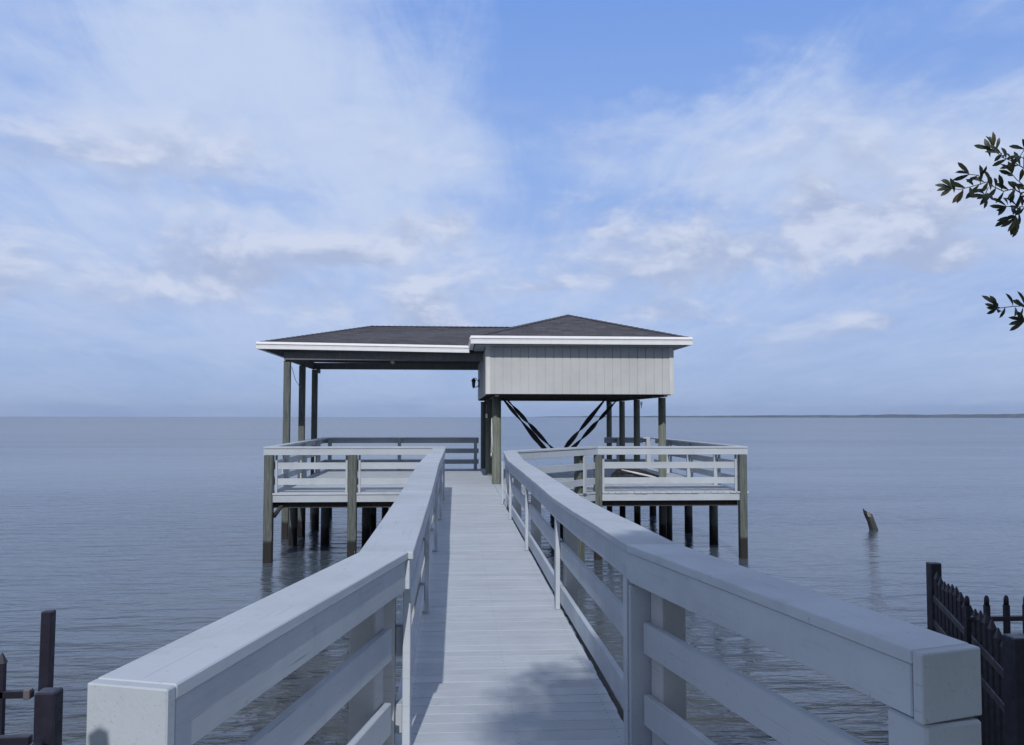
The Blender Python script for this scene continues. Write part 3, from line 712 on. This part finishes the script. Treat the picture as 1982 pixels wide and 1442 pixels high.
# leaning stump in the bay
st = thing('leaning_stump', 'broken leaning wooden stump sticking out of the open water', 'stump', (11.55, 23.7, WZ))
M_STUMP = wood('stump_wood', (.070, .073, .072), (.034, .035, .036)); sr = random.Random(4)
q = MB(); n = 12; V = []; F = []
rings = [(11.66, WZ - .5, .115), (11.64, WZ, .115), (11.57, WZ + .22, .11), (11.48, WZ + .44, .115)]
for (x, z, rad) in rings:
    for k_ in range(n): a = 2 * math.pi * k_ / n; rr2 = rad * (1 + sr.uniform(-.06, .06)); V.append((x + math.cos(a) * rr2, 23.7 + math.sin(a) * rr2, z))
for k_ in range(n):                                                # torn, slanting top
    a = 2 * math.pi * k_ / n; V.append((11.45 + math.cos(a) * .10, 23.7 + math.sin(a) * .10, WZ + .50 + .07 * -math.cos(a) + sr.uniform(-.03, .03)))
V.append((11.45, 23.7, WZ + .47))
for i_ in range(4):
    for k_ in range(n): F.append((i_ * n + k_, i_ * n + (k_ + 1) % n, (i_ + 1) * n + (k_ + 1) % n, (i_ + 1) * n + k_))
for k_ in range(n): F.append((4 * n + k_, 4 * n + (k_ + 1) % n, 5 * n))
q.poly(V, F, .5); q.build('trunk', M_STUMP, st, origin=(11.5, 23.7, 0))
q = MB(); q.hexa([(11.42, 23.585, WZ + .38), (11.53, 23.585, WZ + .36), (11.53, 23.60, WZ + .36), (11.42, 23.60, WZ + .38), (11.39, 23.585, WZ + .52), (11.47, 23.585, WZ + .50), (11.47, 23.60, WZ + .50), (11.39, 23.60, WZ + .52)]); q.build('bleached_splinter', wood('bleached_wood', (.24, .235, .22), (.15, .145, .135)), st, origin=(11.45, 23.6, 0))


# ------------------------------------------------------------------ black metal fences
def square_post(parent, x, y, z0, z1, w, cap=True, lean=(0, 0), name='post'):
    q = MB(); h = w / 2; lx, ly = lean
    q.hexa([(x - h, y - h, z0), (x + h, y - h, z0), (x + h, y + h, z0), (x - h, y + h, z0), (x - h + lx, y - h + ly, z1), (x + h + lx, y - h + ly, z1), (x + h + lx, y + h + ly, z1), (x - h + lx, y + h + ly, z1)])
    p = q.build(name, M_BLACKMETAL, parent, bevel=.004)
    if cap:
        q = MB(); X, Y = x + lx, y + ly; h2 = h + .006
        q.box(X - h2, X + h2, Y - h2, Y + h2, z1 + .0005, z1 + .016); q.hexa([(X - h2 * .8, Y - h2 * .8, z1 + .0165), (X + h2 * .8, Y - h2 * .8, z1 + .0165), (X + h2 * .8, Y + h2 * .8, z1 + .0165), (X - h2 * .8, Y + h2 * .8, z1 + .0165)] + [(X - h * .3, Y - h * .3, z1 + .026), (X + h * .3, Y - h * .3, z1 + .026), (X + h * .3, Y + h * .3, z1 + .026), (X - h * .3, Y + h * .3, z1 + .026)])
        c = q.build('post_cap', M_BLACKMETAL, p, bevel=.002); c.parent = p; c.matrix_local = p.matrix_local.inverted() @ c.matrix_local
        c.matrix_local = Matrix.Translation(Vector((X, Y, z1)) - Vector((X, Y, z1))) @ c.matrix_local
    return p
def picket(parent, x, y, z0, z1, w=.019, spear=True):
    q = MB(); h = w / 2
    q.box(x - h, x + h, y - h, y + h, z0, z1 - .035)
    if spear: q.hexa([(x - h * 1.25, y - h * 1.25, z1 - .0345), (x + h * 1.25, y - h * 1.25, z1 - .0345), (x + h * 1.25, y + h * 1.25, z1 - .0345), (x - h * 1.25, y + h * 1.25, z1 - .0345)] + [(x - .0015, y - .0015, z1), (x + .0015, y - .0015, z1), (x + .0015, y + .0015, z1), (x - .0015, y + .0015, z1)])
    else: q.tube([(x, y, z1 - .0345), (x, y, z1 - .012), (x, y, z1 - .003), (x, y, z1)], [h * 1.1, h * 1.05, h * .7, h * .25], 10)
    q.build('picket', M_BLACKMETAL, parent)
def rail(parent, a, b, z0, z1, w=.026, h=.03):
    q = MB(); p = [(a[0], a[1], 0), (b[0], b[1], 0)]; V = []
    q.sweep([(a[0], a[1], z0), (b[0], b[1], z1)], -w / 2, w / 2, -h / 2, h / 2); q.build('rail', M_BLACKMETAL, parent, rot=heading(p), bevel=.002)

fr = thing('picket_fence', 'black metal picket fence running away from the camera at the right', 'fence', (1.95, 3.2, -.36))
square_post(fr, 1.715, 2.58, -.36, .985, .066); square_post(fr, 2.19, 3.89, -.34, .985, .050)
A, B = Vector((1.715, 2.58)), Vector((2.19, 3.89)); n = 17
for i in range(1, n):
    p = A.lerp(B, i / n); picket(fr, p.x, p.y, -.25, .955 - .012 * math.sin(i), .019)
for z in (.83, .72, -.16): rail(fr, A.lerp(B, .03), A.lerp(B, .97), z, z)
fr = thing('picket_fence', 'black metal picket fence with rounded tips crossing at the right edge', 'fence', (2.6, 3.08, -.36))
for i in range(30):
    picket(fr, 1.868 + i * .0745, 3.10, -.25, 1.0 + random.uniform(-.004, .004), .017, spear=False)
for z in (.915, -.16): rail(fr, (1.86, 3.10), (4.1, 3.10), z, z, .022, .017)
square_post(fr, 4.13, 3.10, -.36, 1.02, .06)
fr = thing('picket_fence', 'black metal fence with tall thin post at the lower left', 'fence', (-1.4, 3.1, -.36))
square_post(fr, -1.405, 3.11, -.36, .985, .037, lean=(.014, 0)); PXP = -1.60
for i in range(8): picket(fr, -1.541 - i * .105, 3.11, -.25, .845, .022)
for z in (.705, -.16): rail(fr, (-1.435, 3.11), (-2.5, 3.11), z, z, .022, .024)
square_post(fr, -2.53, 3.11, -.36, 1.0, .06)
q = MB(); q.box(-1.462, -1.440, 3.095, 3.125, .690, .722); q.build('hinge', plain('dull_hinge_metal', (.17, .155, .17), .5, .3), fr, bevel=.002)
fr = thing('picket_fence', 'black metal fence with stout capped post beside the left railing end', 'fence', (-1.0, 2.24, -.36))
square_post(fr, -1.0, 2.25, -.36, .975, .050)
for i in range(9): picket(fr, -1.165 - i * .105, 2.25, -.25, .80, .019)
rail(fr, (-1.04, 2.25), (-2.1, 2.25), .855, .845, .022, .022); rail(fr, (-1.04, 2.25), (-2.1, 2.25), -.16, -.16, .022, .024)
square_post(fr, -2.13, 2.25, -.36, .975, .064)
picket(fr, -.985, 1.0, -.3, 1.84, .045)  # unseen gate post, added to cast its pointed shadow on the railing end
for z in (.855, -.16): rail(fr, (-1.0, 2.21), (-.987, 1.03), z, z, .022, .024)

# ------------------------------------------------------------------ the oak to the right, its crown overhead
oak = thing('oak_tree', 'dark leafed oak whose branches reach in at the right edge above the bay', 'tree', (4.6, -1.6, -.36))
rt = random.Random(11)
def rv(s_=1): return Vector((rt.uniform(-1, 1), rt.uniform(-1, 1), rt.uniform(-1, 1))) * s_
def in_view(p, pad=0.0):
    if p.y <= 0.3: return False
    u_ = p.x / p.y; v_ = (p.z - 1.65) / p.y
    return (-.58 - pad < u_ < .665 + pad) and (v_ < .50 + pad)
q = MB(); trunk_pts = [(4.6, -1.6, -.6), (4.55, -1.65, .4), (4.4, -1.75, 1.6), (4.25, -2.0, 2.8)]
q.tube(trunk_pts, [.36, .27, .24, .21], 14, jitter=.05); q.build('trunk', M_BARK, oak)
ends = []
limbs = [[(4.25, -2.0, 2.75), (3.6, -3.0, 4.2), (2.7, -4.2, 5.6), (1.8, -4.6, 6.4), (.6, -4.3, 6.9)],
         [(4.28, -1.95, 2.6), (4.9, -3.4, 4.4), (4.4, -5.0, 6.0), (2.6, -6.4, 7.6), (.2, -7.1, 8.9)],
         [(4.25, -1.98, 2.7), (4.6, -1.0, 4.2), (5.2, .2, 5.2), (5.6, 1.4, 5.6)],
         [(4.35, -1.85, 2.2), (4.3, .2, 3.2), (3.7, 1.7, 3.25), (3.0, 2.75, 2.95), (2.55, 3.15, 2.72)],
         [(3.8, 1.5, 3.25), (3.2, 2.6, 2.55), (2.7, 3.1, 2.20), (2.42, 3.2, 2.06)],
         [(4.25, -2.0, 2.8), (5.6, -2.4, 4.4), (6.8, -2.6, 5.6)]]
for L in limbs:
    q = MB(); n = len(L); base = .13 if n > 4 else .10
    q.tube(L, [base * (1 - .8 * i / (n - 1)) for i in range(n)], 9, jitter=.04); q.build('limb', M_BARK, oak)

def leaf(q, p, dirv, L, w, roll=None):
    dirv = dirv.normalized(); a = dirv.cross(Vector((rt.uniform(-.4, .4), -1, rt.uniform(-.6, .6)))).normalized()
    nn = a.cross(dirv); cv = nn * L * .12
    prof = [(0, .06), (.25, .55), (.55, .95), (.8, .85), (1.0, .12)]
    V = []
    for t, ww in prof:
        c = p + dirv * L * t + cv * math.sin(t * 3) ; V += [c - a * w * .5 * ww + nn * w * .10 * ww, c, c + a * w * .5 * ww + nn * w * .10 * ww]
    F = []
    for i in range(4):
        F += [(3 * i, 3 * i + 1, 3 * i + 4, 3 * i + 3), (3 * i + 1, 3 * i + 2, 3 * i + 5, 3 * i + 4)]
    q.poly(V, F, rt.random(), True)

def sp(u_, v_, dep=0.0):     # metres on an upright plane 3.2 m out over the seawall, from a sketch grid of the sprigs
    return Vector((1.843 + (u_ - 1810) * .002095, 3.2 + dep, 2.521 - (v_ - 370) * .00194))
sprigs = [([(2120, 330), (2040, 350), (1982, 366), (1955, 364), (1931, 371), (1906, 362), (1888, 359), (1861, 368), (1834, 376), (1819, 375)], .007),
          ([(2040, 350), (2000, 335), (1972, 322), (1955, 306), (1936, 297), (1921, 300), (1914, 286)], .006),
          ([(2040, 352), (1995, 385), (1972, 402), (1958, 415), (1950, 424)], .006),
          ([(1888, 359), (1872, 346), (1860, 342)], .003),
          ([(1906, 362), (1896, 376), (1886, 384)], .003),
          ([(1982, 366), (1960, 345), (1952, 335)], .004),
          ([(2040, 430), (2010, 400), (1985, 395), (1955, 398), (1940, 400)], .005),
          ([(2120, 590), (2040, 595), (1982, 602), (1960, 600), (1935, 602), (1915, 604), (1906, 603)], .005),
          ([(2060, 640), (2010, 632), (1985, 628), (1974, 628)], .004),
          ([(2000, 300), (1980, 292), (1975, 285)], .003)]
lq = MB(); tq1 = MB(); tq2 = MB()
joins = [((2.55, 3.15, 2.72), sp(2120, 330)), ((2.42, 3.2, 2.06), sp(2120, 590)), ((2.42, 3.2, 2.06), sp(2060, 640)), ((2.55, 3.15, 2.72), sp(2040, 430))]
for i, (a, b) in enumerate(joins): (tq2 if i in (1, 2) else tq1).tube([a, b], [.016, .006], 6)
for si, (pts, r0) in enumerate(sprigs):
    tq = tq2 if si in (7, 8) else tq1
    P3 = [sp(u_, v_, rt.uniform(-.03, .03) + (u_ - 1982) * .0006) for u_, v_ in pts]; tq.tube(P3, [max(.0016, r0 * .5 * (1 - i / len(P3))) for i in range(len(P3))], 5)
    for i in range(len(P3) - 1):
        a, b = P3[i], P3[i + 1]; seg = (b - a); L = seg.length; m_ = max(1, int(L / .016)); dn = seg.normalized()
        for j in range(m_):
            p = a.lerp(b, (j + rt.random()) / m_)
            if p.x > 2.6: continue
            sgn = 1 if (i + j) % 2 else -1; side = Vector((-dn.z, 0, dn.x)) * sgn
            dv = dn * rt.uniform(.35, .9) + side * rt.uniform(.45, 1.0) + Vector((0, rt.uniform(-.7, .7), 0)); leaf(lq, p, dv, rt.uniform(.044, .070), rt.uniform(.013, .019))
    e = P3[-1]; dn = (P3[-1] - P3[-2]).normalized()
    for j in range(4):
        s_ = (j - 1.5) * .42; dv = Vector((dn.x * math.cos(s_) - dn.z * math.sin(s_), rt.uniform(-.4, .4), dn.x * math.sin(s_) + dn.z * math.cos(s_))); leaf(lq, e, dv, rt.uniform(.052, .070), .017)
leaf(lq, sp(1917, 298), Vector((-.3, 0, 1)), .075, .02); leaf(lq, sp(1914, 286), Vector((-.25, .1, 1)), .05, .018)
for u_, v_, ax, az in ((1861, 368, -.8, -1), (1916, 365, -.1, 1.2), (1846, 372, -.2, 1), (1960, 425, -.2, -1), (1966, 430, -.35, -1), (1950, 424, -.8, -.4)): leaf(lq, sp(u_, v_), Vector((ax, .1, az)), .06, .019)
tq1.build('twig', M_TWIG, oak, origin=(2.2, 3.2, 2.4)); tq2.build('twig', M_TWIG, oak, origin=(2.2, 3.2, 2.0))
lq.build('sprig_leaves', M_LEAF, oak, origin=(2.2, 3.2, 2.4))

# the crown: leafy boughs round the limbs, kept where the tree really hangs (behind and right of the camera)
lq = MB(); tq = MB()
centres = []
def clump(c, rad, n, tw=3):
    c = Vector(c)
    for _ in range(n):
        dv = rv(); 
        while dv.length > 1: dv = rv()
        p = c + Vector((dv.x, dv.y, dv.z * .65)) * rad
        if in_view(p, .10): continue
        tip = p + rv(.16)
        tq.tube([c.lerp(p, .55), p, tip], [.012, .006, .002], 4)
        for _k in range(tw):
            pp = p.lerp(tip, rt.random()) + rv(.08); leaf_simple(lq, pp, rv(), rt.uniform(.10, .17), rt.uniform(.05, .08))
def leaf_simple(q, p, dv, L, w):
    dv = dv.normalized(); a = dv.cross(rv()).normalized(); q.poly([p, p + dv * L * .5 + a * w * .5, p + dv * L, p + dv * L * .5 - a * w * .5], [(0, 1, 2, 3)], rt.random())
for c, r_, n in (((.65, -3.4, 6.3), 1.15, 420), ((1.8, -3.5, 6.5), 1.5, 560), ((1.2, -5.0, 6.9), 1.4, 520), ((2.9, -2.6, 6.2), 1.4, 380), ((.35, -4.7, 6.9), .95, 200), ((2.6, -5.2, 7.2), 1.5, 300),
                 ((4.6, -2.0, 6.2), 1.6, 260), ((5.4, .4, 5.8), 1.3, 160), ((3.9, -5.2, 7.2), 1.4, 180), ((6.4, -2.6, 5.6), 1.4, 140), ((3.3, -1.2, 5.0), 1.0, 140), ((2.6, -3.4, 5.2), .9, 160), ((4.8, 2.2, 4.2), .9, 100), ((3.6, -.2, 4.2), .8, 90), ((.05, -7.3, 9.2), 1.15, 330), ((.6, -7.0, 8.6), 1.0, 200)):
    clump(c, r_, n, 7)
tq.build('crown_twigs', M_TWIG, oak); lq.build('crown', M_LEAF, oak)

# ------------------------------------------------------------------ sea haze that turns the far shore blue
hb = MB(); hb.box(-9500, 9500, -60.5, 11500, -9.0, 130.0); hz = hb.build('haze', M_LAND); hz['kind'] = 'stuff'
hm = bpy.data.materials.new('sea_haze'); hm.use_nodes = True; ht = NT(hm.node_tree)
ho = ht.new('ShaderNodeOutputMaterial'); hv = ht.new('ShaderNodeVolumePrincipled'); hv.inputs['Color'].default_value = (.58, .72, 1.0, 1); hv.inputs['Density'].default_value = 0.55e-4; hv.inputs['Anisotropy'].default_value = 0.0
ht.l.new(hv.outputs[0], ho.inputs['Volume']); hz.data.materials.clear(); hz.data.materials.append(hm)
